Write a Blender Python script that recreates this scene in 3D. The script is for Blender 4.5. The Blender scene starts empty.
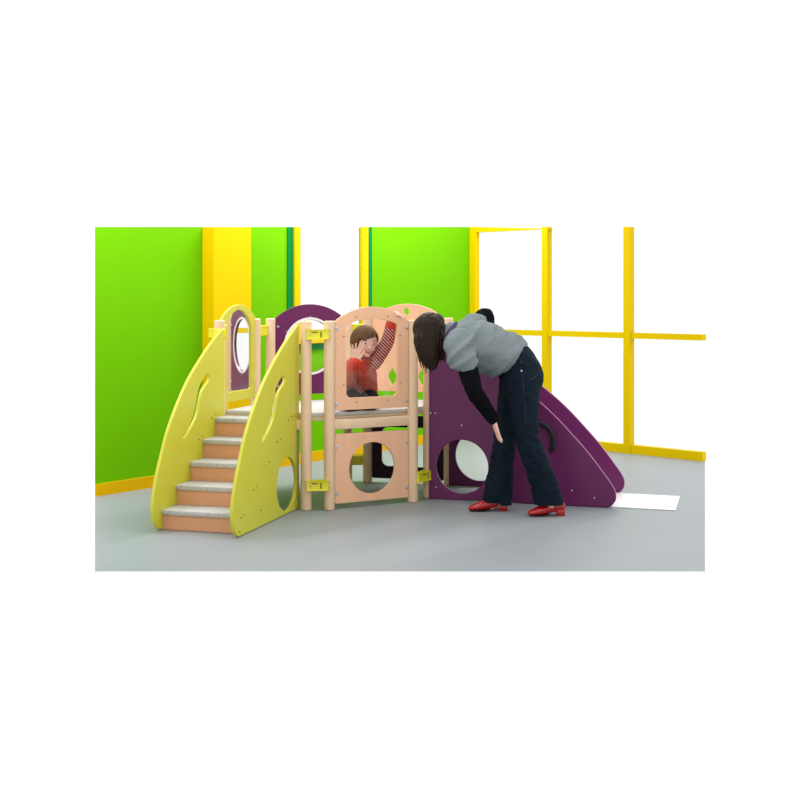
import bpy, bmesh, math, random
from mathutils import Vector, Matrix, noise
random.seed(7)
sc = bpy.context.scene
F, CAMZ, HZ = 1200.0, 1.364, 295.0          # focal length in pixels, eye height, horizon row

# ------------------------------------------------------------------ camera, world, light, exposure
cam = bpy.data.cameras.new('camera'); camo = bpy.data.objects.new('camera', cam)
sc.collection.objects.link(camo); sc.camera = camo
camo.location = (0, 0, CAMZ); camo.rotation_euler = (math.pi/2, 0, 0)
cam.sensor_width = 36; cam.lens = F/800*36; cam.shift_y = -(400-HZ)/800
sc.view_settings.view_transform = 'Standard'; sc.view_settings.look = 'None'
sc.view_settings.exposure = 0.0; sc.view_settings.gamma = 1.0
sc.view_settings.use_curve_mapping = False
w = bpy.data.worlds.new('world'); sc.world = w; w.use_nodes = True
w.node_tree.nodes['Background'].inputs[0].default_value = (1, 1, 1, 1)
w.node_tree.nodes['Background'].inputs[1].default_value = 1.10

def lamp(name, kind, loc, target, energy, color=(1, 1, 1), **kw):
    l = bpy.data.lights.new(name, kind); o = bpy.data.objects.new(name, l)
    sc.collection.objects.link(o); o.location = loc
    o.rotation_euler = (Vector(target)-Vector(loc)).to_track_quat('-Z', 'Y').to_euler()
    l.energy = energy; l.color = color
    for k, v in kw.items(): setattr(l, k, v)
    return o
lamp('window_daylight', 'SUN', (4, 9.5, 8), (0, 8, 0), 1.0, (1, .98, .95), angle=math.radians(60))
lamp('ceiling_lamp', 'AREA', (-0.4, 6.8, 3.4), (-0.8, 8.2, 0.9), 16, size=1.6)
def added_strip(p, q, length, energy):
    """added strip light parallel to the green wall, no fixture behind it"""
    o = lamp('added_wall_light', 'AREA', p, q, energy, shape='RECTANGLE', size=length, size_y=.25)  # added light: makes the wall bright at the top, darker below
    z = (Vector(p)-Vector(q)).normalized(); a = math.radians(51.5); x = Vector((math.cos(a), math.sin(a), 0))
    y = z.cross(x).normalized(); x = y.cross(z)
    o.rotation_euler = Matrix((x, y, z)).transposed().to_euler()
added_strip((.15, 9.75, 3.0), (-.30, 10.10, 1.0), 3.0, 72)
added_strip((-1.95, 7.45, 2.8), (-2.20, 7.95, 1.0), 1.2, 25)  # second added light, placed so the wall darkens beside the yellow column

# ------------------------------------------------------------------ helpers
def U(a): a = math.radians(a); return Vector((math.cos(a), math.sin(a), 0))
def at(x, y, Y): return Vector(((x-400)/F*Y, Y, CAMZ-(y-HZ)*Y/F))       # photo point at depth Y
def fl(x, y): Y = F*CAMZ/(y-HZ); return Vector(((x-400)/F*Y, Y, 0))     # photo point on the floor

def mat(name, col, rough=.5, spec=.5, bump=0, bscale=60, var=0, vscale=8, stretch=(1, 1, 1), metal=0, coat=0, sheen=0):
    m = bpy.data.materials.new(name); m.use_nodes = True
    nt = m.node_tree; b = nt.nodes['Principled BSDF']
    b.inputs['Base Color'].default_value = (*col, 1); b.inputs['Roughness'].default_value = rough
    b.inputs['Specular IOR Level'].default_value = spec; b.inputs['Metallic'].default_value = metal
    b.inputs['Coat Weight'].default_value = coat; b.inputs['Sheen Weight'].default_value = sheen
    tc = nt.nodes.new('ShaderNodeTexCoord'); mp = nt.nodes.new('ShaderNodeMapping')
    mp.inputs['Scale'].default_value = stretch
    nt.links.new(tc.outputs['Object'], mp.inputs[0])
    if var or True:
        n = nt.nodes.new('ShaderNodeTexNoise'); n.inputs['Scale'].default_value = vscale
        n.inputs['Detail'].default_value = 5
        nt.links.new(mp.outputs[0], n.inputs[0])
        mx = nt.nodes.new('ShaderNodeMix'); mx.data_type = 'RGBA'
        v = max(var, .02)
        mx.inputs[6].default_value = (*[c*(1-v) for c in col], 1)
        mx.inputs[7].default_value = (*[min(1, c*(1+v)) for c in col], 1)
        nt.links.new(n.outputs[0], mx.inputs[0]); nt.links.new(mx.outputs[2], b.inputs['Base Color'])
    if bump:
        n2 = nt.nodes.new('ShaderNodeTexNoise'); n2.inputs['Scale'].default_value = bscale
        n2.inputs['Detail'].default_value = 4
        nt.links.new(mp.outputs[0], n2.inputs[0])
        bp = nt.nodes.new('ShaderNodeBump'); bp.inputs['Strength'].default_value = bump
        bp.inputs['Distance'].default_value = .01
        nt.links.new(n2.outputs[0], bp.inputs['Height']); nt.links.new(bp.outputs[0], b.inputs['Normal'])
    return m
def glass(name, tint=(1, 1, 1), gloss=.06):
    m = bpy.data.materials.new(name); m.use_nodes = True; nt = m.node_tree
    for n in list(nt.nodes):
        if n.type == 'BSDF_PRINCIPLED': nt.nodes.remove(n)
    out = [n for n in nt.nodes if n.type == 'OUTPUT_MATERIAL'][0]
    t = nt.nodes.new('ShaderNodeBsdfTransparent'); t.inputs[0].default_value = (*tint, 1)
    g = nt.nodes.new('ShaderNodeBsdfGlossy'); g.inputs['Roughness'].default_value = .03
    fr = nt.nodes.new('ShaderNodeValue'); fr.outputs[0].default_value = gloss
    mx = nt.nodes.new('ShaderNodeMixShader')
    nt.links.new(fr.outputs[0], mx.inputs[0]); nt.links.new(t.outputs[0], mx.inputs[1]); nt.links.new(g.outputs[0], mx.inputs[2])
    nt.links.new(mx.outputs[0], out.inputs[0])
    return m
def stripes(name, c1, c2, scale, direction, width=.5, rough=.9):
    m = mat(name, c1, rough, .2, .3, 300); nt = m.node_tree; b = nt.nodes['Principled BSDF']
    tc = nt.nodes.new('ShaderNodeTexCoord'); d = nt.nodes.new('ShaderNodeVectorMath'); d.operation = 'DOT_PRODUCT'
    d.inputs[1].default_value = direction
    mu = nt.nodes.new('ShaderNodeMath'); mu.operation = 'MULTIPLY'; mu.inputs[1].default_value = scale
    fr = nt.nodes.new('ShaderNodeMath'); fr.operation = 'FRACT'
    gt = nt.nodes.new('ShaderNodeMath'); gt.operation = 'GREATER_THAN'; gt.inputs[1].default_value = width
    mx = nt.nodes.new('ShaderNodeMix'); mx.data_type = 'RGBA'
    mx.inputs[6].default_value = (*c1, 1); mx.inputs[7].default_value = (*c2, 1)
    nt.links.new(tc.outputs['Object'], d.inputs[0]); nt.links.new(d.outputs['Value'], mu.inputs[0])
    nt.links.new(mu.outputs[0], fr.inputs[0]); nt.links.new(fr.outputs[0], gt.inputs[0])
    nt.links.new(gt.outputs[0], mx.inputs[0]); nt.links.new(mx.outputs[2], b.inputs['Base Color'])
    return m

M = dict(
 floor=mat('floor_vinyl', (.27, .298, .318), .45, .35, .03, 200, .05, 1.5),
 green=mat('wall_green', (.14, .455, .0), .7, .06, .03, 150, .02),
 dgreen=mat('dark_green_paint', (.0, .20, .035), .5, .1),
 yellow=mat('yellow_paint', (.80, .50, .0), .6, .06),
 frame=mat('yellow_frame_paint', (.73, .50, .0), .5, .08),
 base=mat('baseboard_paint', (.74, .43, .0), .5, .1),
 lime=mat('lime_yellow_laminate', (.60, .585, .05), .38, .35, 0, 60, .03),
 limedge=mat('lime_edge', (.78, .80, .06), .4),
 purple=mat('purple_laminate', (.135, .018, .098), .33, .28, 0, 60, .03),
 purple_lit=mat('purple_lit_edge', (.50, .22, .38), .4),  # paler purple: light on the slide's upper edges put into the colour
 beech=mat('beech_post', (.80, .57, .37), .45, .35, .04, 40, .12, 14, (1, 1, .06)),
 panel=mat('beech_plywood', (.86, .495, .30), .45, .35, .03, 60, .10, 16, (1, 1, .08)),
 riser=mat('beech_riser', (.74, .36, .19), .5, .3, .03, 60, .12, 18, (.1, .1, 1)),
 deck=mat('deck_board', (.62, .48, .33), .5, .3, .03, 60, .1, 10, (.1, .1, 1)),
 carpet=mat('carpet_tread', (.60, .59, .58), .95, .1, .8, 260, .45, 95),
 deckgrey=mat('deck_grey_lino', (.55, .55, .53), .6, .3, .1, 200, .06, 60),
 clamp=mat('yellow_plastic', (.78, .72, .02), .35, .5),
 clampdark=mat('dark_slot', (.10, .07, .01), .6),
 steel=mat('bolt_steel', (.55, .55, .6), .3, .5, metal=.8),
 darkpurple=mat('dark_purple', (.022, .005, .016), .4, .2),
 screw=mat('screw_dark', (.12, .10, .08), .5),
 rubber=mat('black_rubber', (.012, .012, .014), .5, .3),
 white=mat('white_slide_plastic', (.85, .85, .85), .3, .5),
 skin=mat('skin', (.86, .52, .41), .5, .3, .05, 200, .05, 30),
 lips=mat('lips', (.45, .12, .10), .4),
 eyew=mat('eye_white', (.75, .75, .75), .2),
 eyed=mat('eye_iris', (.03, .02, .015), .2),
 whair=mat('dark_brown_hair', (.017, .0085, .005), .5, .18, .5, 90, .6, 30, (1, 1, .08), sheen=.0),
 strand=mat('brown_hair_strands', (.045, .022, .013), .5, .2, .3, 90, .6, 30),
 chair=mat('child_brown_hair', (.115, .06, .024), .6, .15, .5, 80, .45, 60, (1, 1, .3)),
 sweater=mat('grey_sweater', (.19, .225, .235), .95, .1, .5, 240, .16, 60),
 undersh=mat('black_jersey', (.004, .004, .006), .9, .06, .2, 150),
 jeans=mat('dark_blue_denim', (.006, .013, .022), .9, .1, .4, 240, .6, 22),
 seam=mat('jeans_seam', (.03, .04, .052), .8),
 shoe=mat('red_patent_leather', (.42, .003, .005), .16, .5, coat=.25),
 sole=mat('shoe_sole', (.03, .012, .012), .5),
 scarf=mat('purple_collar', (.06, .035, .10), .8),
 pants=mat('black_trousers', (.006, .007, .010), .9, .08),
 acrylic=glass('clear_acrylic', (.985, .99, .99), .022),
 pane=glass('window_glass', (.99, .995, .995), .02),
 vest=stripes('red_striped_knit', (.50, .055, .035), (.34, .15, .11), 75, (0.1, 0, 1), .5),
 sleeve=stripes('striped_sleeve_knit', (.30, .012, .012), (.62, .42, .38), 62, (.72, 0, .69), .60),
 red=mat('red_cuff', (.60, .035, .015), .85),
)
mm = bpy.data.materials.new('mirror'); mm.use_nodes = True
b_ = mm.node_tree.nodes['Principled BSDF']; b_.inputs['Metallic'].default_value = 1
b_.inputs['Base Color'].default_value = (.93, .93, .93, 1); b_.inputs['Roughness'].default_value = .015
M['mirror'] = mm

class MB:
    """collects closed shapes, then links them as ONE mesh object"""
    def __init__(s): s.bm = bmesh.new()
    def poly(s, pts, o, ex, ez, off, thick, en, holes=()):
        """flat outline with holes, given in (s,z), extruded along en from off to off+thick"""
        tmp = bmesh.new(); edges = []
        for loop in [pts]+list(holes):
            vs = [tmp.verts.new(o+ex*p[0]+ez*p[1]+en*off) for p in loop]
            for i in range(len(vs)): edges.append(tmp.edges.new((vs[i], vs[(i+1) % len(vs)])))
        bmesh.ops.triangle_fill(tmp, use_beauty=True, use_dissolve=True, edges=edges)
        r = bmesh.ops.extrude_face_region(tmp, geom=list(tmp.faces))
        bmesh.ops.translate(tmp, vec=en*thick, verts=[v for v in r['geom'] if isinstance(v, bmesh.types.BMVert)])
        bmesh.ops.recalc_face_normals(tmp, faces=tmp.faces)
        s.merge(tmp)
    def merge(s, tmp):
        me = bpy.data.meshes.new('t'); tmp.to_mesh(me); tmp.free(); s.bm.from_mesh(me); bpy.data.meshes.remove(me)
    def box(s, c, ax, ay, hx, hy, hz, bev=0):
        tmp = bmesh.new(); bmesh.ops.create_cube(tmp, size=2)
        m = Matrix((ax, ay, Vector((0, 0, 1)))).transposed().to_4x4()
        for v in tmp.verts: v.co = Vector(c)+m.to_3x3() @ Vector((v.co.x*hx, v.co.y*hy, v.co.z*hz))
        if bev: bmesh.ops.bevel(tmp, geom=list(tmp.edges), offset=bev, segments=2, affect='EDGES', profile=.5)
        bmesh.ops.recalc_face_normals(tmp, faces=tmp.faces)
        s.merge(tmp)
    def loft(s, pts, ra, rb=None, up=(0, 0, 1), seg=14, sub=4, cap=True):
        """tapered tube with elliptical sections through pts; rounded ends"""
        pts = [Vector(p) for p in pts]; rb = rb or ra
        if not hasattr(ra, '__len__'): ra = [ra]*len(pts)
        if not hasattr(rb, '__len__'): rb = [rb]*len(pts)
        P, A, B = [], [], []
        n = len(pts)
        def cr(a, b, c, d, t): return .5*((2*b)+(c-a)*t+(2*a-5*b+4*c-d)*t*t+(3*b-a-3*c+d)*t**3)
        for i in range(n-1):
            g = lambda L, k: L[min(max(k, 0), n-1)]
            for j in range(sub):
                t = j/sub
                P.append(cr(g(pts, i-1), g(pts, i), g(pts, i+1), g(pts, i+2), t))
                A.append(g(ra, i)*(1-t)+g(ra, i+1)*t); B.append(g(rb, i)*(1-t)+g(rb, i+1)*t)
        P.append(pts[-1]); A.append(ra[-1]); B.append(rb[-1])
        up = Vector(up); rings = []
        T = [(P[min(i+1, len(P)-1)]-P[max(i-1, 0)]).normalized() for i in range(len(P))]
        secs = [(P[i], T[i], A[i], B[i]) for i in range(len(P))]
        if cap:
            r0 = min(A[0], B[0]); r1 = min(A[-1], B[-1])
            pre = [(P[0]-T[0]*r0*math.sin(a), T[0], A[0]*math.cos(a), B[0]*math.cos(a)) for a in (1.45, 1.1, .7, .35)]
            post = [(P[-1]+T[-1]*r1*math.sin(a), T[-1], A[-1]*math.cos(a), B[-1]*math.cos(a)) for a in (.35, .7, 1.1, 1.45)]
            secs = pre+secs+post
        for (p, t, a, b) in secs:
            e = up-t*up.dot(t)
            if e.length < .05: e = Vector((1, 0, 0))-t*t.x
            e.normalize(); f = t.cross(e)
            rings.append([s.bm.verts.new(p+e*a*math.cos(k*math.tau/seg)+f*b*math.sin(k*math.tau/seg)) for k in range(seg)])
        for i in range(len(rings)-1):
            for k in range(seg):
                s.bm.faces.new((rings[i][k], rings[i][(k+1) % seg], rings[i+1][(k+1) % seg], rings[i+1][k]))
        s.bm.faces.new(rings[0][::-1]); s.bm.faces.new(rings[-1])
    def ell(s, c, r, R=None, seg=24):
        tmp = bmesh.new(); bmesh.ops.create_uvsphere(tmp, u_segments=seg, v_segments=seg*2//3, radius=1)
        R = R or Matrix.Identity(3)
        for v in tmp.verts: v.co = Vector(c)+R @ Vector((v.co.x*r[0], v.co.y*r[1], v.co.z*r[2]))
        s.merge(tmp)
    def cyl(s, p0, p1, r, seg=24, bev=0):
        p0, p1 = Vector(p0), Vector(p1); d = (p1-p0).normalized()
        e = d.orthogonal().normalized(); f = d.cross(e)
        L = (p1-p0).length
        prof = [(0, r-bev), (bev, r), (L-bev, r), (L, r-bev)] if bev else [(0, r), (L, r)]
        rings = [[s.bm.verts.new(p0+d*h+(e*math.cos(k*math.tau/seg)+f*math.sin(k*math.tau/seg))*q) for k in range(seg)] for h, q in prof]
        for i in range(len(rings)-1):
            for k in range(seg): s.bm.faces.new((rings[i][k], rings[i][(k+1) % seg], rings[i+1][(k+1) % seg], rings[i+1][k]))
        s.bm.faces.new(rings[0][::-1]); s.bm.faces.new(rings[-1])
    def build(s, name, material, parent=None, smooth=True, bevel=0, voxel=0, iters=5, disp=None, keep=None):
        bmesh.ops.recalc_face_normals(s.bm, faces=s.bm.faces)
        root = parent
        while root is not None and root.parent: root = root.parent
        loc = root.location.copy() if root else None
        me = bpy.data.meshes.new(name); s.bm.to_mesh(me); s.bm.free()
        o = bpy.data.objects.new(name, me); sc.collection.objects.link(o)
        if voxel:
            md = o.modifiers.new('r', 'REMESH'); md.mode = 'VOXEL'; md.voxel_size = voxel
            md2 = o.modifiers.new('s', 'SMOOTH'); md2.iterations = iters; md2.factor = .5
            dg = bpy.context.evaluated_depsgraph_get()
            me2 = bpy.data.meshes.new_from_object(o.evaluated_get(dg)); o.modifiers.clear()
            o.data = me2; bpy.data.meshes.remove(me); me = me2; me.name = name
        if keep:
            b2 = bmesh.new(); b2.from_mesh(me)
            bmesh.ops.delete(b2, geom=[v for v in b2.verts if not keep(v.co)], context='VERTS')
            b2.to_mesh(me); b2.free()
        if disp:
            me.update(); ns = [v.normal.copy() for v in me.vertices]
            for v, nn in zip(me.vertices, ns): v.co += nn*disp(v.co)
        if smooth:
            me.polygons.foreach_set('use_smooth', [True]*len(me.polygons))
            if not voxel: me.set_sharp_from_angle(angle=math.radians(35))
        me.materials.clear(); me.materials.append(material)
        if loc is None:                                   # own origin at the base centre
            xs = [v.co for v in me.vertices]
            loc = Vector((sum(v.x for v in xs)/len(xs), sum(v.y for v in xs)/len(xs), min(v.z for v in xs)))
            o.location = loc
        me.transform(Matrix.Translation(-loc))
        if parent is not None: o.parent = parent
        if bevel:
            bv = o.modifiers.new('bevel', 'BEVEL'); bv.width = bevel; bv.segments = 2; bv.limit_method = 'ANGLE'; bv.angle_limit = .6
        return o
def thing(name, label, cat, loc):
    o = bpy.data.objects.new(name, None); sc.collection.objects.link(o); o.location = loc
    o.empty_display_size = .1; o['label'] = label; o['category'] = cat
    return o
def struct(o): o['kind'] = 'structure'; return o
Z = Vector((0, 0, 1))
def circle(cx, cz, r, n=48, rz=None): return [(cx+r*math.cos(k*math.tau/n), cz+(rz or r)*math.sin(k*math.tau/n)) for k in range(n)]
def smooth_curve(pts, sub=6):
    out = []; n = len(pts)
    for i in range(n-1):
        a, b, c, d = pts[max(i-1, 0)], pts[i], pts[i+1], pts[min(i+2, n-1)]
        for j in range(sub):
            t = j/sub
            out.append(tuple(.5*((2*b[q])+(c[q]-a[q])*t+(2*a[q]-5*b[q]+4*c[q]-d[q])*t*t+(3*b[q]-a[q]-3*c[q]+d[q])*t**3) for q in (0, 1)))
    out.append(tuple(pts[-1])); return out

# ------------------------------------------------------------------ the room: only the part of it the photograph covers
COR = Vector((.696, 11.6, 0))                 # corner of the two walls
D1 = U(51.5); N1 = Vector((D1.y, -D1.x, 0))   # left wall runs away to the right; N1 points into the room
R705 = Vector((2.506, 9.86, 0)); D2 = (R705-COR).normalized(); N2 = Vector((D2.y, -D2.x, 0))
if N2.y > 0: N2 = -N2
def on1(px, d=0):                             # point of the left wall (moved d into the room) on the sight line px
    a = (px-400)/F; o = COR+N1*d
    t = (a*o.y-o.x)/(D1.x-a*D1.y); return o+D1*t
def on2(px, d=0):
    a = (px-400)/F; o = COR+N2*d
    t = (a*o.y-o.x)/(D2.x-a*D2.y); return o+D2*t
def ztop(p): return CAMZ+(HZ-227)*p.y/F       # how high up the photograph shows the wall at p
def slab(name, material, fr, bk, z0=None, z1=None, **kw):
    """upright wall piece: fr/bk are matching lists of plan points of its front and back"""
    mb = MB(); v = []
    for p, q in zip(fr, bk):
        za, zb = (0 if z0 is None else z0), (ztop(p) if z1 is None else z1)
        v.append([mb.bm.verts.new((p.x, p.y, za)), mb.bm.verts.new((p.x, p.y, zb)),
                  mb.bm.verts.new((q.x, q.y, za)), mb.bm.verts.new((q.x, q.y, zb))])
    f = mb.bm.faces.new
    for a, b in zip(v, v[1:]):
        f((a[0], b[0], b[1], a[1])); f((a[2], a[3], b[3], b[2])); f((a[1], b[1], b[3], a[3])); f((a[0], a[2], b[2], b[0]))
    f((v[0][0], v[0][1], v[0][3], v[0][2])); f((v[-1][0], v[-1][2], v[-1][3], v[-1][1]))
    return struct(mb.build(name, material, smooth=False, **kw))
# floor
mb = MB(); k = (CAMZ+.05)/CAMZ
fp = [fl(95, 571.5), fl(705, 571.5), on2(705, -.10), COR+Vector((0, .16, 0)), on1(95, -.10)]
for a in fp: a.z = 0
lo = [mb.bm.verts.new((p.x*(k if i < 2 else 1), p.y*(k if i < 2 else 1), -.05)) for i, p in enumerate(fp)]
hi = [mb.bm.verts.new(p) for p in fp]
mb.bm.faces.new(hi); mb.bm.faces.new(lo[::-1])
for i in range(5): j = (i+1) % 5; mb.bm.faces.new((hi[i], lo[i], lo[j], hi[j]))
struct(mb.build('floor', M['floor'], smooth=False))
# left wall of bright green with a niche window
WS = .99                                       # sill height of the niche window
wl, wr = on1(297.5), on1(360.5)
slab('wall_left', M['green'], [on1(95), on1(297.5)], [on1(95, -.12), on1(297.5)-N1*.12])
slab('wall_back', M['green'], [on1(360.5), COR], [on1(360.5)-N1*.12+D1*.12, COR-N1*.12])
slab('wall_below_window', M['green'], [wl, wr], [wl-N1*.12, wr-N1*.12], 0, WS)
slab('trim_1', M['yellow'], [on1(202.5), on1(203)+N1*.115, on1(251, .115), on1(251, .115)-N1*.115], [on1(202.5)-N1*.0, on1(203)-N1*.01+D1*.02, on1(251, .115)-N1*.118-D1*.02, on1(251, .115)-N1*.116])
a0, a1, b0, b1 = on1(287), on1(292), on1(366), on1(371)
for nm, p, q, m in (('trim_2', a0, a1, M['dgreen']), ('trim_3', b0, b1, M['dgreen'])):
    slab(nm, m, [p+N1*.012, q+N1*.012], [p, q], WS-.07)
slab('trim_4', M['dgreen'], [a1+N1*.012, b0+N1*.012], [a1, b0], WS-.07, WS-.015)
slab('baseboard_left', M['base'], [on1(95, .015), on1(203, .015)], [on1(95), on1(203, 0)], 0, .082)
slab('baseboard_back', M['base'], [on1(251, .015), COR+N1*.015], [on1(251), COR], 0, .082)
# niche window: yellow frame and pane
mb = MB(); g0, g1 = on1(292.3), on1(365.7); L = (g1-g0).length; zt = min(ztop(g0), ztop(g1))
e0 = (on1(298)-g0).length; e1 = (on1(360)-g0).length
def zt_at(s): return ztop(g0+D1*s)
mb.poly([(0, WS-.02), (L, WS-.02), (L, zt_at(L)), (e1, zt_at(e1)), (e1, WS+.03), (e0, WS+.03), (e0, zt_at(e0)), (0, zt_at(0))], g0, D1, Z, -.0, .03, N1)
win1 = struct(mb.build('window_1', M['frame'], smooth=False))
mb = MB(); mb.poly([(e0, WS+.03), (e1, WS+.03), (e1, zt_at(e1)), (e0, zt_at(e0))], g0, D1, Z, 0.002, .006, N1)
mb.build('pane', M['pane'], win1, smooth=False)
# the glazed wall on the right: yellow grid of posts and rails with six panes
mb = MB()
def s2(px): return (on2(px)-COR).length
def quad(x0, x1, za, zb, th=.06, off=-.02, m=mb):
    """piece of the grid between two distances along the wall; None for the height cut by the photo"""
    m.poly([(x0, za), (x1, za), (x1, ztop(COR+D2*x1) if zb is None else zb), (x0, ztop(COR+D2*x0) if zb is None else zb)], COR, D2, Z, off, th, N2)
X = [0, s2(473), s2(478), s2(545), s2(550.5), s2(626.5), s2(633), s2(705)]
quad(0, X[2], 0, None); quad(X[3], X[4], 0, None, .07); quad(X[5], X[6], 0, None, .07)
quad(X[2], X[7], 0, .075); quad(X[2], X[7], .99, 1.04)
xt = s2(556)
mb.poly([(X[2], 1.965), (xt, 1.965), (X[2], ztop(COR+D2*X[2]))], COR, D2, Z, -.02, .055, N2)
win2 = struct(mb.build('window_2', M['frame'], smooth=False))
for (p, q) in ((X[2], X[3]), (X[4], X[5]), (X[6], X[7])):
    for (za, zb) in ((.075, .99), (1.04, None)):
        m2 = MB(); quad(p, q, za, zb, .006, 0, m2); m2.build('pane', M['pane'], win2, smooth=False)

# ------------------------------------------------------------------ play platform
W, G, RP = .607, .147, .0345
A = Vector((-.595, 7.61, 0)); B = Vector((-.449, 7.62, 0)); C = B+U(28.7)*W; D = C+U(49)*G
E = D+U(74)*W; D = Vector((.190, 8.075, 0)); H = E+U(164)*W; I = H+U(186.5)*G; J = I+U(209)*W; K = J+U(231.5)*G; Lp = K+U(254)*W+U(74)*.05+U(164)*.018
POSTS = [A, B, C, D, E, H, I, J, K, Lp]; PH = 1.2; DK = .612
plat = thing('play_platform', 'raised beech play platform with arched panels between stairs and slide', 'play platform', (-.4, 8.15, 0))
for p in POSTS:
    mb = MB(); mb.cyl(p, p+Z*PH, RP, 28, .006); mb.build('post', M['beech'], plat)
cen = sum(POSTS, Vector())/10
def inset(p, k): return p+(cen-p).normalized()*k
mb = MB()
hexp = [inset(p, .045) for p in POSTS]
mb.poly([(p.x, p.y) for p in hexp], Vector((0, 0, 0)), Vector((1, 0, 0)), Vector((0, 1, 0)), DK-.022, .022, Z)
mb.build('deck', M['deckgrey'], plat, smooth=False, bevel=.003)
mb = MB()
for p, q in zip(hexp, hexp[1:]+hexp[:1]):
    d = (q-p).normalized(); n = Vector((-d.y, d.x, 0)); c = (p+q)/2; c.z = DK-.036
    mb.box(c, d, n, (q-p).length/2, .010, .0125)
mb.build('deck_edge', M['deck'], plat, smooth=False)
def rail(p, q, z0=.508, z1=.570, m='beech'):
    d = (q-p).normalized(); n = Vector((-d.y, d.x, 0)); c = (p+q)/2; c.z = (z0+z1)/2
    mb = MB(); mb.box(c, d, n, (q-p).length/2-RP+.004, .011, (z1-z0)/2, .003)
    mb.build('rail', M[m], plat)
for p, q in ((B, C), (D, E), (E, H), (I, J), (K, Lp), (Lp, A)): rail(p, q)
def bolt(p, n, r=.010, par=None, m='steel'):
    mb = MB(); mb.cyl(p, p+n*.004, r, 14, .0015); mb.ell(p+n*.004, (r*.55, r*.55, r*.55), seg=10)
    mb.build('bolt', M[m], par)
PW = W-2*RP                                        # free width between two posts
def arch_outline(hw, z0, zs, zp, r=.012, n=24):
    """panel with straight sides up to zs and a segmental arch up to zp"""
    h = zp-zs; R = (hw*hw+h*h)/(2*h); a = math.asin(hw/R)
    pts = [(-hw, z0+r), (-hw+r*.3, z0+r*.3), (-hw+r, z0), (hw-r, z0), (hw-r*.3, z0+r*.3), (hw, z0+r)]
    for k in range(n+1):
        t = a-2*a*k/n; pts.append((R*math.sin(t), zp-R+R*math.cos(t)))
    return pts
def round_rect(x0, x1, z0, z1, r, n=6):
    out = []
    for cx, cz, a in ((x1-r, z1-r, 0), (x0+r, z1-r, 90), (x0+r, z0+r, 180), (x1-r, z0+r, 270)):
        for k in range(n+1): t = math.radians(a+90*k/n); out.append((cx+r*math.cos(t), cz+r*math.sin(t)))
    return out
def panel(p, q, name, material, outline, holes, thick=.018, off=-.009):
    d = (q-p).normalized(); n = Vector((d.y, -d.x, 0)); c = (p+q)/2
    mb = MB(); mb.poly(outline, c, d, Z, off, thick, n, holes)
    return mb.build(name, M[material], plat, smooth=True, bevel=.002), c, d, n
OFF = -.010
HW = PW/2-.002
# front wooden window panel
OPN = arch_outline(.186, .706, 1.172, 1.212, .03)
pw, c, d, n = panel(B, C, 'window_panel', 'panel', arch_outline(HW, .628, 1.195, 1.288), [OPN], .018, OFF)
mb = MB(); mb.poly(arch_outline(.196, .696, 1.18, 1.222), c, d, Z, OFF-.005, .004, n); mb.build('acrylic_pane', M['acrylic'], pw, smooth=False)
for s, z in ((-.205, 1.10), (-.205, .79), (.205, 1.10), (.205, .79), (-.115, .678), (.115, .678), (-.115, 1.225), (.115, 1.225)):
    bolt(c+d*s+Z*z+n*(OFF+.017), n, .0045, pw, 'screw')
for s in (-.255, .255):
    for z in (.67, 1.15): bolt(c+d*s+Z*z+n*(OFF+.017), n, .012, pw)
# front wooden crawl-through panel
pl, c, d, n = panel(B, C, 'crawl_panel', 'panel', round_rect(-HW, HW, .035, .478, .01), [circle(0, .247, .166)], .018, OFF)
for s in (-.255, .255):
    for z in (.10, .395): bolt(c+d*s+Z*z+n*(OFF+.017), n, .012, pl)
# wooden rear panel with five cut-outs
def diamond(x, z, a, b):
    cv = []
    for k in range(16):
        t = k*math.tau/16; e = 1.6
        cv.append((x+a*math.copysign(abs(math.cos(t))**e, math.cos(t)), z+b*math.copysign(abs(math.sin(t))**e, math.sin(t))))
    return cv
pr, c, d, n = panel(H, E, 'cutout_panel', 'panel', arch_outline(HW, .665, 1.2, 1.30),
      [diamond(-.113, .77, .034, .062), diamond(.113, .77, .034, .062), diamond(-.13, 1.165, .034, .034), diamond(.13, 1.165, .034, .034), circle(-.008, 1.245, .02, 20, .026)])
# rear purple panel with round porthole
pp, c, d, n = panel(J, I, 'porthole_panel', 'purple', arch_outline(HW, .655, 1.2, 1.298), [circle(0, .998, .188)])
mb = MB()
seg = 40
ring = []
for t, off in ((.205, .012), (.188, .0125), (.16, .045), (.11, .085), (.05, .105), (.001, .108)):
    ring.append([mb.bm.verts.new(c+d*t*math.cos(k*math.tau/seg)+Z*(.998+t*math.sin(k*math.tau/seg))+n*off) for k in range(seg)])
for a_, b_2 in zip(ring, ring[1:]):
    for k in range(seg): mb.bm.faces.new((a_[k], a_[(k+1) % seg], b_2[(k+1) % seg], b_2[k]))
mb.build('clear_dome', M['acrylic'], pp)
mb = MB(); mb.poly(circle(0, .998, .206), c, d, Z, .009, .004, n, [circle(0, .998, .190)])
mb.build('dome_rim', M['white'], pp)
for k in range(6):
    t = k*math.tau/6+math.pi/6; bolt(c+d*.212*math.cos(t)+Z*(.998+.212*math.sin(t))+n*.009, n, .005, pp)
for s in (-.25, .25):
    for z in (.72, 1.14): bolt(c+d*s+Z*z+n*.009, n, .009, pp)
# rear lower panel with rounded opening (much darker than the purple panels)
panel(H, E, 'rear_lower_panel', 'darkpurple', round_rect(-HW, HW, .03, .49, .01), [round_rect(-.195, .195, .12, .405, .05)])
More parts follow.
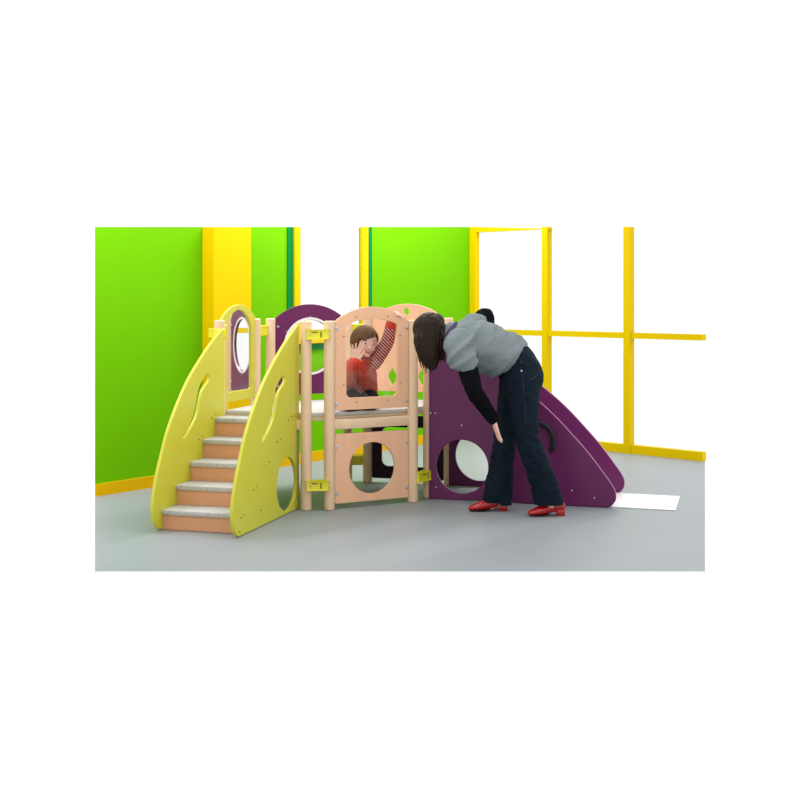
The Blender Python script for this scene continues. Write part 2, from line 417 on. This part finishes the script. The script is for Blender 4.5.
# lime panel with mirror, left
dm = (K-Lp).normalized(); nm = Vector((dm.y, -dm.x, 0)); cm = (K+Lp)/2
mb = MB(); MO = arch_outline(.195, .72, 1.14, 1.265, .02)
mb.poly(arch_outline(HW, .655, 1.2, 1.30), cm, dm, Z, -.009, .018, nm, [MO])
pm = mb.build('mirror_panel', M['lime'], plat, smooth=True, bevel=.002)
mb = MB(); mb.poly(arch_outline(.20, .712, 1.145, 1.272), cm, dm, Z, -.006, .004, nm); mb.build('mirror', M['mirror'], pm, smooth=False)
for s, z in ((-.21, 1.1), (-.21, .76), (.21, 1.1), (.21, .76), (0, 1.282)): bolt(cm+dm*s+Z*z+nm*.009, nm, .006, pm)
# yellow plastic connectors between neighbouring posts
def connector(p, q, z, out=None):
    d = (q-p).normalized(); n = Vector((d.y, -d.x, 0))
    L = (q-p).length
    mb = MB(); c = (p+q)/2; c.z = z
    mb.box(c+n*.018, d, n, L/2-.002, .026, .031, .006)
    o = mb.build('connector', M['clamp'], plat)
    mb = MB(); c2 = c+n*.044
    mb.box(c2+d*L*.14, d, n, .004, .002, .018); mb.box(c2-d*.02+Z*.014, d, n, .02, .002, .003)
    mb.build('slot', M['clampdark'], o, smooth=False)
    for s in (-.3, .5): bolt(c2+d*L*s+Z*0, n, .006, o)
for z in (.16, 1.115):
    connector(A, B, z); connector(C, D, z)
    if z < 1: z2 = .16
    connector(H, I, z); connector(J, K, z)
for z in (.16, 1.115):
    p = Lp; mb = MB(); mb.cyl(p+Z*(z-.028), p+Z*(z+.028), RP+.006, 28, .003); mb.box(p+Z*z+U(164)*.035, U(164), U(74), .03, .018, .026, .005)
    mb.build('connector', M['clamp'], plat)

# ------------------------------------------------------------------ stairs
S0 = fl(238, 538); ES = U(74); ET = U(164); NR = -ET
st = thing('play_stairs', 'children\'s staircase with lime yellow side panels and five carpeted steps', 'stairs', S0+ES*.5+ET*.27)
prof = smooth_curve([(-.015, .004), (-.06, .03), (-.09, .08), (-.102, .147), (-.085, .227), (-.045, .332), (.012, .436), (.072, .542), (.156, .647), (.258, .753), (.382, .861), (.537, .965), (.701, 1.061), (.854, 1.137), (.93, 1.172)])
slot = smooth_curve([(.345, .515), (.43, .565), (.50, .645), (.535, .725), (.565, .79), (.62, .835), (.675, .865), (.71, .862), (.722, .838), (.70, .815), (.65, .79), (.615, .765), (.585, .72), (.545, .63), (.47, .56), (.37, .500), (.345, .503)], 3)
slot2 = slot
hole = circle(.75, .19, .166)
prof = [(a_+.030*(1-max(0, a_)*.6), b_z) for a_, b_z in prof]
out_s = prof+[(.955, 1.172), (.965, 1.16), (.965, .004)]
def side(off, shift, nmx):
    mb = MB(); mb.poly([(s+shift, z) for s, z in out_s], S0, ES, Z, off, .02, ET,
                       [[(s+shift*.4, z) for s, z in slot2[:-1]], hole])
    o = mb.build(nmx, M['lime'], st, smooth=True, bevel=.003)
    return o
sr = side(0, 0, 'side_panel'); sl = side(.52, .06, 'side_panel')
for s, z in ((.042, .105), (.09, .115), (.22, .235), (.27, .248), (.40, .352), (.46, .366), (.585, .47), (.64, .482), (.77, .585), (.83, .60), (.88, .60), (.02, .03), (.33, .10), (.93, .08)):
    bolt(S0+ES*s+Z*z, NR, .0045, sr, 'screw')
    if s > .06 and z > .4: bolt(S0+ES*s+ET*.52+Z*z, NR, .0045, sl, 'screw')
TR = [(.089, .112), (.272, .228), (.456, .342), (.64, .458), (.82, .575)]
for i, (s, z) in enumerate(TR):
    s1 = TR[i+1][0]+.03 if i < 4 else .985
    cc = S0+ES*((s+s1)/2)+ET*.27
    mb = MB(); mb.box(cc+Z*(z-.022)+ES*.006, ES, ET, (s1-s)/2-.012, .2495, .007); t = mb.build('tread', M['beech'], st, smooth=False)
    mb = MB(); mb.box(cc+Z*(z-.008), ES, ET, (s1-s)/2, .2495, .012, .004); mb.build('carpet_strip', M['carpet'], t)
    zb = TR[i-1][1]-.008 if i else .002
    mb = MB(); c2 = S0+ES*(s+.024)+ET*.27+Z*((z-.031+zb)/2); mb.box(c2, ES, ET, .008, .2495, (z-.031-zb)/2)
    mb.build('riser', M['riser'], st, smooth=False)

# ------------------------------------------------------------------ slide
SL0 = fl(429, 499); EL = U(-16.7); NT = U(74)
sd = thing('play_slide', 'children\'s slide with purple side panels and white chute onto the floor', 'slide', SL0+EL*.6+NT*.3)
lp = smooth_curve([(.012, 1.165), (.10, 1.12), (.2, 1.065), (.3, 1.003), (.4, .935), (.5, .86), (.6, .777), (.70, .703), (.79, .628), (.878, .545), (.96, .458), (1.045, .365), (1.11, .285), (1.167, .209), (1.213, .145), (1.236, .095), (1.232, .045), (1.205, .012), (1.165, .003)])
lo_ = [(0.0, .003), (0.0, 1.155)]+lp
ps = []
for off in (0, .56):
    mb = MB(); mb.poly(lo_, SL0, EL, Z, off, .02, NT, [circle(.226, .225, .178)])
    o = mb.build('side_panel', M['purple'], sd, smooth=True, bevel=.003); ps.append(o)
    mb = MB()                                           # pale strip painting in the light on the upper edge
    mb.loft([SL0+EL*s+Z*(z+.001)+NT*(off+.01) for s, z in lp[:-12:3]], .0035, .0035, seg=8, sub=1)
    mb.build('lit_edge', M['purple_lit'], o)
for s, z in ((.012, .575), (.045, .575), (.225, .50), (.47, .36), (.955, .10), (.05, .08), (.42, .06), (1.10, .06)):
    bolt(SL0+EL*s+Z*z-NT*0, -NT, .0055, ps[0])
mb = MB()
mb.loft([SL0+EL*(.722+.118*math.cos(math.radians(a)))+Z*(.418+.118*math.sin(math.radians(a)))-NT*(.015 if 0 < i < 9 else .0) for i, a in enumerate(range(-32, 148, 18))], .016, .017, up=(.27, .96, 0), seg=12)
mb.build('handle', M['rubber'], sd)
ch = smooth_curve([(0.02, DK), (.12, .60), (.3, .50), (.6, .30), (.85, .135), (1.02, .045), (1.15, .014), (1.3, .009), (1.61, .007)], 5)
mb = MB(); mb.poly(ch+[(1.61, .001), (1.15, .001), (1.0, .020), (.84, .10), (.28, .47), (.12, .565), (.02, .58)], SL0, EL, Z, .021, .538, NT)
mb.build('chute', M['white'], sd, smooth=True, bevel=.002)

# ------------------------------------------------------------------ people
def cloth(amp, sc_, ax=None):
    def f(co):
        p = co*sc_
        if ax: p = Vector((p.x*ax[0], p.y*ax[1], p.z*ax[2]))
        return amp*(1-2*abs(noise.noise(p)))
    return f
def hand(mb, wrist, fwd, pn, side_, size=1.0, curl=.25, spread=.10):
    """palm with four fingers and a thumb; fwd along the fingers, pn out of the palm, side_ towards the thumb"""
    fwd = fwd.normalized(); pn = (pn-fwd*pn.dot(fwd)).normalized(); sd_ = fwd.cross(pn)
    if sd_.dot(side_) < 0: sd_ = -sd_
    k = size
    mb.loft([wrist, wrist+fwd*.03*k, wrist+fwd*.07*k, wrist+fwd*.088*k], [.017*k, .015*k, .013*k, .011*k], [.024*k, .034*k, .040*k, .038*k], up=pn, seg=14)
    for i, (off, ln) in enumerate(((.030, .072), (.010, .080), (-.010, .074), (-.029, .058))):
        p = wrist+fwd*.080*k+sd_*off*k; dr = (fwd+sd_*(spread*(1.2-i*.8))).normalized()
        pts = [p-fwd*.015*k, p]; cdir = dr
        for j, fr_ in enumerate((.45, .3, .25)):
            ang = curl*(.5+.5*j)
            cdir = (cdir+pn*ang).normalized(); pts.append(pts[-1]+cdir*ln*k*fr_)
        mb.loft(pts, [.0092*k, .009*k, .0085*k, .008*k, .0068*k], seg=10, sub=2, up=pn)
    p = wrist+fwd*.022*k+sd_*.020*k
    mb.loft([p, p+(sd_*.7+fwd*.6+pn*.25)*.032*k, p+(sd_*.62+fwd*.9+pn*.3)*.055*k, p+(sd_*.55+fwd*1.0+pn*.3)*.074*k], [.014*k, .0115*k, .0098*k, .0075*k], seg=10, sub=2, up=pn)

# ---- the woman
wm = thing('person', 'woman in grey short-sleeved sweater and dark jeans bending over beside the slide', 'person', (.75, 7.50, 0))
hipN, hipF = at(520, 381, 7.42), at(518, 381, 7.60)
kneeN, kneeF = at(527, 437, 7.385), at(505, 440, 7.60)
ankN, ankF = at(550, 502, 7.42), at(499, 499, 7.60)
pel = at(521, 371, 7.51); wai = at(505, 358, 7.51); che = at(479, 347, 7.51); uch = at(462, 343, 7.52); nek = at(449, 334, 7.52)
hd = at(430, 333, 7.52)
shN, shF = at(461, 347, 7.36), at(464, 335, 7.68)
elN, wrN = at(474.5, 391, 7.26), at(493.5, 420, 7.36)
elF, wrF = at(486, 316, 7.86), at(487, 352, 7.92)
gaze = Vector((-.62, .42, -.62)).normalized()
hup = (Vector((-.62, 0, .55))); hup = (hup-gaze*hup.dot(gaze)).normalized(); hsd = gaze.cross(hup)
RH = Matrix((hsd, gaze, hup)).transposed()
mb = MB()
mb.loft([pel+Vector((.03, 0, -.03)), wai, che, uch], [.105, .085, .095, .075], [.15, .125, .15, .15], up=(.4, 0, 1), seg=20)
mb.loft([uch, nek, hd], [.06, .05, .05], seg=14)
mb.ell(hd, (.073, .092, .100), RH); mb.ell(hd-hup*.045+gaze*.03, (.052, .06, .062), RH)
mb.loft([hd+gaze*.085+hup*.01, hd+gaze*.108-hup*.022], [.009, .014], seg=8)           # nose
mb.ell(hd+gaze*.083-hup*.052, (.024, .012, .012), RH); mb.ell(hd+gaze*.075-hup*.088, (.02, .018, .018), RH)
for s in (-1, 1): mb.ell(hd+hsd*s*.074-hup*.008, (.010, .02, .03), RH)
for hp, kn, an in ((hipN, kneeN, ankN), (hipF, kneeF, ankF)):
    mb.loft([hp, (hp+kn)/2, kn, kn*.6+an*.4+Vector((.012, 0, 0)), an-Z*.02], [.088, .075, .052, .052, .036], seg=16)
    ft = -.13 if an is ankF else -.075
    mb.loft([an, an+Vector((ft*.45, 0, -.045)), an+Vector((ft, 0, -.062 if an is ankF else -.055))], [.034, .028, .015], [.03, .030, .028], seg=12)
for s_, e_, w_ in ((shN, elN, wrN), (shF, elF, wrF)):
    mb.loft([s_, (s_+e_)/2, e_, (e_*.5+w_*.5), w_], [.05, .042, .036, .032, .024], seg=14)
hand(mb, wrN, at(499.5, 440, 7.38)-wrN, Vector((1, .25, 0)), Vector((0, 1, 0)), .95, .08, .05)
hand(mb, wrF, at(480, 357, 7.925)-wrF, Vector((-.3, -.1, -.9)), Vector((-1, 0, 0)), .92, .25)
body = mb.build('body', M['skin'], wm, voxel=.0045, iters=3)
for s in (-1, 1):
    p = hd+gaze*.083+hsd*s*.031+hup*.012
    mb = MB(); mb.ell(p, (.012, .008, .009), RH, 12); e = mb.build('eye', M['eyew'], wm)
    mb = MB(); mb.ell(p+gaze*.006, (.005, .004, .005), RH, 10); mb.build('iris', M['eyed'], e)
mb = MB(); mb.loft([hd+gaze*.092-hup*.055-hsd*.02, hd+gaze*.098-hup*.053, hd+gaze*.092-hup*.055+hsd*.02], [.004, .006, .004], seg=8); mb.build('lips', M['lips'], wm)
# black long-sleeved shirt
mb = MB()
for s_, e_, w_ in ((shN, elN, wrN), (shF, elF, wrF)):
    mb.loft([s_, (s_+e_)/2, e_, e_*.5+w_*.5, w_+(e_-w_).normalized()*.012], [.064, .060, .052, .045, .035], seg=18)
mb.loft([wai+Vector((.05, 0, -.04)), che, uch, uch*.45+nek*.55], [.11, .11, .085, .06], [.14, .155, .14, .062], up=(.4, 0, 1), seg=20)
mb.build('black_shirt', M['undersh'], wm, voxel=.007, iters=4, disp=cloth(.004, 22))
# grey sweater with wide short sleeves
mb = MB()
mb.loft([at(506.5, 354.5, 7.51), at(499, 354, 7.51), at(483, 348, 7.51), at(466, 344, 7.52), at(454, 341, 7.52)], [.134, .140, .158, .150, .10], [.182, .182, .19, .18, .10], up=(.42, 0, 1), seg=26)
mb.loft([at(463, 344, 7.40), at(460, 352, 7.33), at(464, 362, 7.30)], [.10, .092, .075], [.09, .08, .07], up=(1, 0, 0), seg=18)
mb.loft([at(480, 363, 7.44), at(488, 366, 7.50)], [.06, .05], [.12, .10], seg=14)
mb.loft([shF+Vector((-.02, -.06, -.02)), shF+Vector((.02, .02, .02)), shF+Vector((.08, .07, .065))], [.09, .078, .066], seg=18)
mb.loft([at(452, 334, 7.52), at(447, 333, 7.52)], [.062, .05], [.075, .06], up=(.4, 0, 1), seg=18)
def fold(co):
    u1 = co.x*.75+co.z*.66; v1 = -co.x*.66+co.z*.75          # long creases running from the armpit to the waist
    p = Vector((u1*3.2, co.y*4, v1*15))
    return .019*(1-2.4*abs(noise.noise(p)))-.003+.004*(1-2*abs(noise.noise(co*16)))
mb.build('grey_sweater', M['sweater'], wm, voxel=.0075, iters=4, disp=fold)
mb = MB()
mb.loft([at(456, 323, 7.49), at(450, 331, 7.43), at(446, 342, 7.43), at(445, 351, 7.46)], [.011, .016, .016, .010], seg=10)
mb.build('purple_collar', M['scarf'], wm)
# jeans
mb = MB()
mb.loft([at(512, 354.5, 7.51), at(518, 364, 7.51), at(523, 377, 7.51), at(521, 388, 7.51)], [.106, .118, .128, .115], [.155, .168, .175, .165], up=(1, 0, .5), seg=26)
mb.loft([hipN+Vector((.005, 0, .02)), at(524, 400, 7.41), kneeN, at(536, 462, 7.395), at(545, 488, 7.42), at(549, 505.5, 7.43)], [.112, .096, .070, .074, .082, .088], [.098, .090, .072, .068, .07, .074], up=(1, 0, 0), seg=24, cap=True)
mb.loft([hipF+Vector((-.01, 0, .02)), at(512, 402, 7.61), kneeF, at(502, 462, 7.60), at(499, 485, 7.60), at(498, 502, 7.60)], [.108, .092, .068, .072, .082, .095], [.098, .09, .072, .068, .07, .074], up=(1, 0, 0), seg=24)
mb.loft([at(531, 361, 7.47), at(535, 374, 7.47)], [.03, .035], [.09, .09], up=(1, 0, 0), seg=14)
def jf(co):
    p = Vector((co.x*8, co.y*8, co.z*26+co.x*10)); k = 1 if co.z < .55 else .45
    return .008*k*(1-2*abs(noise.noise(p)))
jz0 = .052
jo = mb.build('jeans', M['jeans'], wm, voxel=.0075, iters=3, disp=jf, keep=lambda co: co.z > .055+.012*(co.x > .7)-(.02 if co.x > .62 and co.x < .7 else 0))
def onj(px, py):                                        # point on the near face of the jeans
    p = at(px, py, 7.33); ok, h, n_, _ = jo.ray_cast(Vector((p.x, 6.6, p.z))-wm.location, Vector((0, 1, 0)))
    return h+wm.location if ok else p
bpy.context.view_layer.update()
mb = MB()
mb.loft([onj(521.5+k*.45, 362+k*6.5) for k in range(11)], .0013, seg=6, sub=1)
mb.loft([onj(529, 380), onj(532, 379), onj(535, 377.5), onj(538, 375)], .0016, seg=6)
mb.loft([onj(519, 352), onj(520, 358), onj(523, 364)], .0014, seg=6)
mb.build('seam', M['seam'], wm)
mb = MB(); mb.ell(onj(521.5, 371), (.005, .004, .005), seg=10); mb.build('rivet', M['white'], wm)
# red shoes
def shoe(an, ground_y, toe, heel, yaw):
    """low court shoe with block heel; toe and heel are photo columns"""
    Y = ground_y
    t = at(toe, 0, Y).x; h = at(heel, 0, Y).x; L = h-t; dy = yaw
    def q(f, z): return Vector((t+L*f, Y-dy*(1-f), z))
    mb = MB()
    mb.loft([q(.08, .020), q(.2, .026), q(.38, .036), q(.55, .046), q(.72, .054), q(.9, .058)], [.014, .021, .030, .032, .032, .030], [.026, .037, .040, .033, .030, .028], seg=20)
    s = mb.build('shoe', M['shoe'], wm, voxel=.004, iters=3)
    mb = MB(); mb.loft([q(.07, .006), q(.2, .005), q(.4, .006), q(.55, .012)], [.005]*4, [.022, .036, .038, .026], seg=16); mb.build('sole', M['sole'], s)
    mb = MB(); mb.box(q(.88, .020), Vector((1, 0, 0)), Vector((0, 1, 0)), .026, .024, .019, .005); mb.build('heel', M['shoe'], s)
shoe(ankF, 7.60, 467, 508, .03); shoe(ankN, 7.43, 526.5, 565, .03)
# long hair falling forward
mb = MB()
back = -gaze
mb.ell(hd+back*.012+hup*.012, (.090, .100, .108), RH)
hairpath = [at(430, 326, 7.47), at(428, 342, 7.44), at(430, 356, 7.43), at(432, 366, 7.43)]
mb.loft(hairpath, [.088, .086, .066, .035], [.085, .065, .05, .025], up=(1, 0, 0), seg=18)
mb.loft([at(436, 322, 7.5), at(440, 340, 7.47), at(441, 357, 7.46)], [.05, .042, .02], [.08, .06, .03], up=(1, 0, 0), seg=14)
mb.build('hair', M['whair'], wm, voxel=.006, iters=4, disp=lambda co: .006*(1-2*abs(noise.noise(Vector((co.x*45, co.y*45, co.z*3))))))
mb = MB(); top = at(430, 318, 7.46)
for i in range(130):
    u_ = random.random(); v_ = random.random()
    x0 = 414.5+30*u_; yy = 317+6*abs(u_-.5)*2
    x1 = 421+24*u_+random.uniform(-2, 2); yb = 364+random.uniform(-6, 9)-9*u_+ (4 if .2 < u_ < .5 else -2)
    Yd = 7.405+.09*v_*abs(2*u_-1)
    mb.loft([at(x0*.6+430*.4, yy, Yd+.03), at(x0, yy+14, Yd-.012), at((x0+x1)/2-1, 347, Yd-.012), at(x1, yb, Yd+.01)], [.0045, .005, .0045, .0015], [.0045, .005, .0045, .0015], seg=6, sub=4)
mb.build('hair_strands', M['strand'], wm)

# ---- the child on the platform
kd = thing('person', 'small child in striped red top kneeling on the platform and waving through its window', 'person', (-.24, 7.98, DK))
kh = at(364.5, 341.5, 7.93); kg = Vector((.42, -.88, -.16)).normalized()
ku = (Vector((.08, 0, 1))); ku = (ku-kg*ku.dot(kg)).normalized(); ks = kg.cross(ku)
RK = Matrix((ks, kg, ku)).transposed()
khip = at(361, 395, 8.02); kch = at(362, 372, 7.97); knk = at(364, 358, 7.95)
ksR, ksL = at(352, 365, 7.96), at(375, 361, 7.97)         # child's right shoulder is on the left of the photo
keR, kwR = at(350, 383, 7.84), at(355.0, 361, 7.745)
keL, kwL = at(387.5, 341, 7.96), at(391.8, 322, 7.93)
mb = MB()
mb.loft([khip, (khip+kch)/2, kch, knk+Vector((0, 0, -.02))], [.075, .075, .07, .05], [.09, .085, .085, .06], up=(0, 1, 0), seg=18)
mb.loft([knk-Z*.02, kh], [.034, .036], seg=12)
mb.ell(kh, (.080, .088, .092), RK); mb.ell(kh+kg*.03-ku*.04, (.056, .052, .052), RK)
for s in (-1, 1):
    mb.ell(kh+kg*.052+ks*s*.032-ku*.034, (.026, .024, .024), RK); mb.ell(kh+ks*s*.082-ku*.012, (.010, .018, .024), RK)
mb.ell(kh+kg*.092-ku*.026, (.011, .012, .010), RK); mb.loft([kh+kg*.083-ku*.0, kh+kg*.092-ku*.024], [.006, .008], seg=8)
mb.ell(kh+kg*.074-ku*.078, (.018, .016, .014), RK)
for hx, kx, ky in ((-.045, 350, 7.725), (.045, 371, 7.78)):
    h0 = khip+Vector((hx, 0, 0)); kn = at(kx, 405, ky+.05); kn.z = DK+.052
    an = h0+Vector((0, .06, 0)); an.z = DK+.035
    mb.loft([h0, kn], [.055, .044], seg=12); mb.loft([kn-Z*.01, an], [.036, .028], seg=12)
    mb.loft([an, an+Vector((0, .06, -.005))], [.024, .018], seg=10)
mb.loft([ksR, keR, kwR], [.034, .028, .019], seg=12); mb.loft([ksL, keL, kwL], [.034, .027, .019], seg=12)
hand(mb, kwR, Vector((.17, -.06, 1)), Vector((.2, -1, 0)), Vector((1, 0, 0)), .74, .06, .24)
fd = U(28.7); fn = Vector((fd.y, -fd.x, 0))
pb = (B+C)/2+fd*.196-fn*.030+Z*1.222                     # palm behind the arch, fingers hooked over its edge
mb.loft([kwL, (kwL+pb)/2, pb-Z*.004], [.013, .011, .009], [.018, .024, .026], up=fn, seg=12)
for i_, o_f in enumerate((-.021, -.007, .007, .021)):
    q_ = pb+fd*o_f+Z*(.004-.012*abs(i_-1.5)/1.5-o_f*.5)
    mb.loft([q_-Z*.012, q_+Z*.012+fn*.002, q_+Z*.026+fn*.016, q_+Z*.022+fn*.036, q_+Z*.004+fn*.045], [.0062, .0062, .006, .0058, .005], seg=10, sub=2, up=fd)
mb.loft([pb-fd*.02-Z*.01, pb-fd*.036+Z*.006+fn*.004, pb-fd*.040+Z*.018+fn*.006], [.008, .0065, .0055], seg=10, sub=2)
mb.build('body', M['skin'], kd, voxel=.0032, iters=2)
for s in (-1, 1):
    p = kh+kg*.079+ks*s*.031+ku*.002
    mb = MB(); mb.ell(p, (.0115, .006, .008), RK, 12); e = mb.build('eye', M['eyew'], kd)
    mb = MB(); mb.ell(p+kg*.004, (.006, .004, .0062), RK, 10); mb.build('iris', M['eyed'], e)
    mb = MB(); mb.loft([p+ku*.016+ks*s*-.012+kg*.002, p+ku*.020+kg*.003, p+ku*.015+ks*s*.014-kg*.004], [.002, .003, .0015], seg=6); mb.build('eyebrow', M['chair'], kd)
mb = MB(); mb.loft([kh+kg*.078-ku*.050-ks*.024, kh+kg*.090-ku*.059, kh+kg*.078-ku*.050+ks*.024], [.002, .0048, .002], [.003, .005, .003], seg=8); mb.build('lips', M['lips'], kd)
# hair cap: follows the skull, open over the face
tmp = bmesh.new(); bmesh.ops.create_uvsphere(tmp, u_segments=64, v_segments=48, radius=1)
for v in tmp.verts:
    c_ = v.co.normalized(); face = c_.y
    line = .33-.30*c_.x+.08*noise.noise(Vector((c_.x*9, 0, 3)))        # fringe height in front
    if face > (.70 if c_.x > 0 else .60): cover = c_.z > line
    elif face > .10: cover = c_.z > (-.52+1.2*max(0, face-.42) if c_.x > 0 else .05)
    else: cover = c_.z > -.62
    r = 1.0+.012*noise.noise(c_*22)+.02*noise.noise(Vector((c_.x*14, c_.y*14, c_.z*3)))
    k = r if cover else .78
    v.co = Vector((c_.x*.094, c_.y*.100-.004, c_.z*.103+.006))*k
for v in tmp.verts: v.co = kh+RK @ v.co
mb = MB(); mb.merge(tmp); mb.build('hair', M['chair'], kd)
mb = MB()
mb.loft([khip+Z*.0, (khip+kch)/2+Z*.005, kch, knk+Vector((0, 0, -.02))], [.092, .093, .085, .05], [.110, .104, .098, .062], up=(0, 1, 0), seg=24)
mb.build('knit_vest', M['vest'], kd, voxel=.006, iters=3, disp=cloth(.004, 16))
mb = MB(); mb.loft([ksL+Vector((-.03, 0, -.02)), ksL, keL, kwL-(kwL-keL)*.12], [.05, .050, .043, .034], seg=16)
mb.build('sleeve', M['sleeve'], kd, voxel=.005, iters=2, disp=cloth(.003, 25))
mb = MB(); mb.loft([ksR+Vector((.03, 0, 0)), ksR, keR, kwR+(keR-kwR)*.1], [.045, .045, .042, .032], seg=16)
mb.build('sleeve', M['vest'], kd, voxel=.005, iters=2, disp=cloth(.003, 25))
mb = MB(); mb.loft([kwR+(keR-kwR)*.42, kwR+(keR-kwR)*.06], [.042, .035], seg=16); mb.build('cuff', M['red'], kd)
mb = MB(); mb.loft([kwL+(keL-kwL)*.20, kwL-(keL-kwL)*.04], [.039, .033], seg=16); mb.build('cuff', M['red'], kd)
mb = MB(); mb.loft([at(362, 362, 7.885), at(364, 372, 7.873), at(365, 385, 7.885)], [.020, .006, .005], [.012, .004, .004], up=(1, 0, 0), seg=10); mb.build('button_band', M['red'], kd)
mb = MB()
for hx, kx, ky in ((-.05, 349, 7.715), (.045, 371, 7.77)):
    h0 = khip+Vector((hx, 0, -.02)); kn = at(kx, 405, ky+.05); kn.z = DK+.058
    an = h0+Vector((0, .05, 0)); an.z = DK+.045
    mb.loft([h0, (h0+kn)/2, kn], [.068, .066, .056], seg=16); mb.loft([kn-Z*.012, an], [.044, .038], seg=14)
mb.ell(khip-Z*.01, (.105, .085, .07))
mb.build('trousers', M['pants'], kd, voxel=.006, iters=3, disp=cloth(.003, 20))
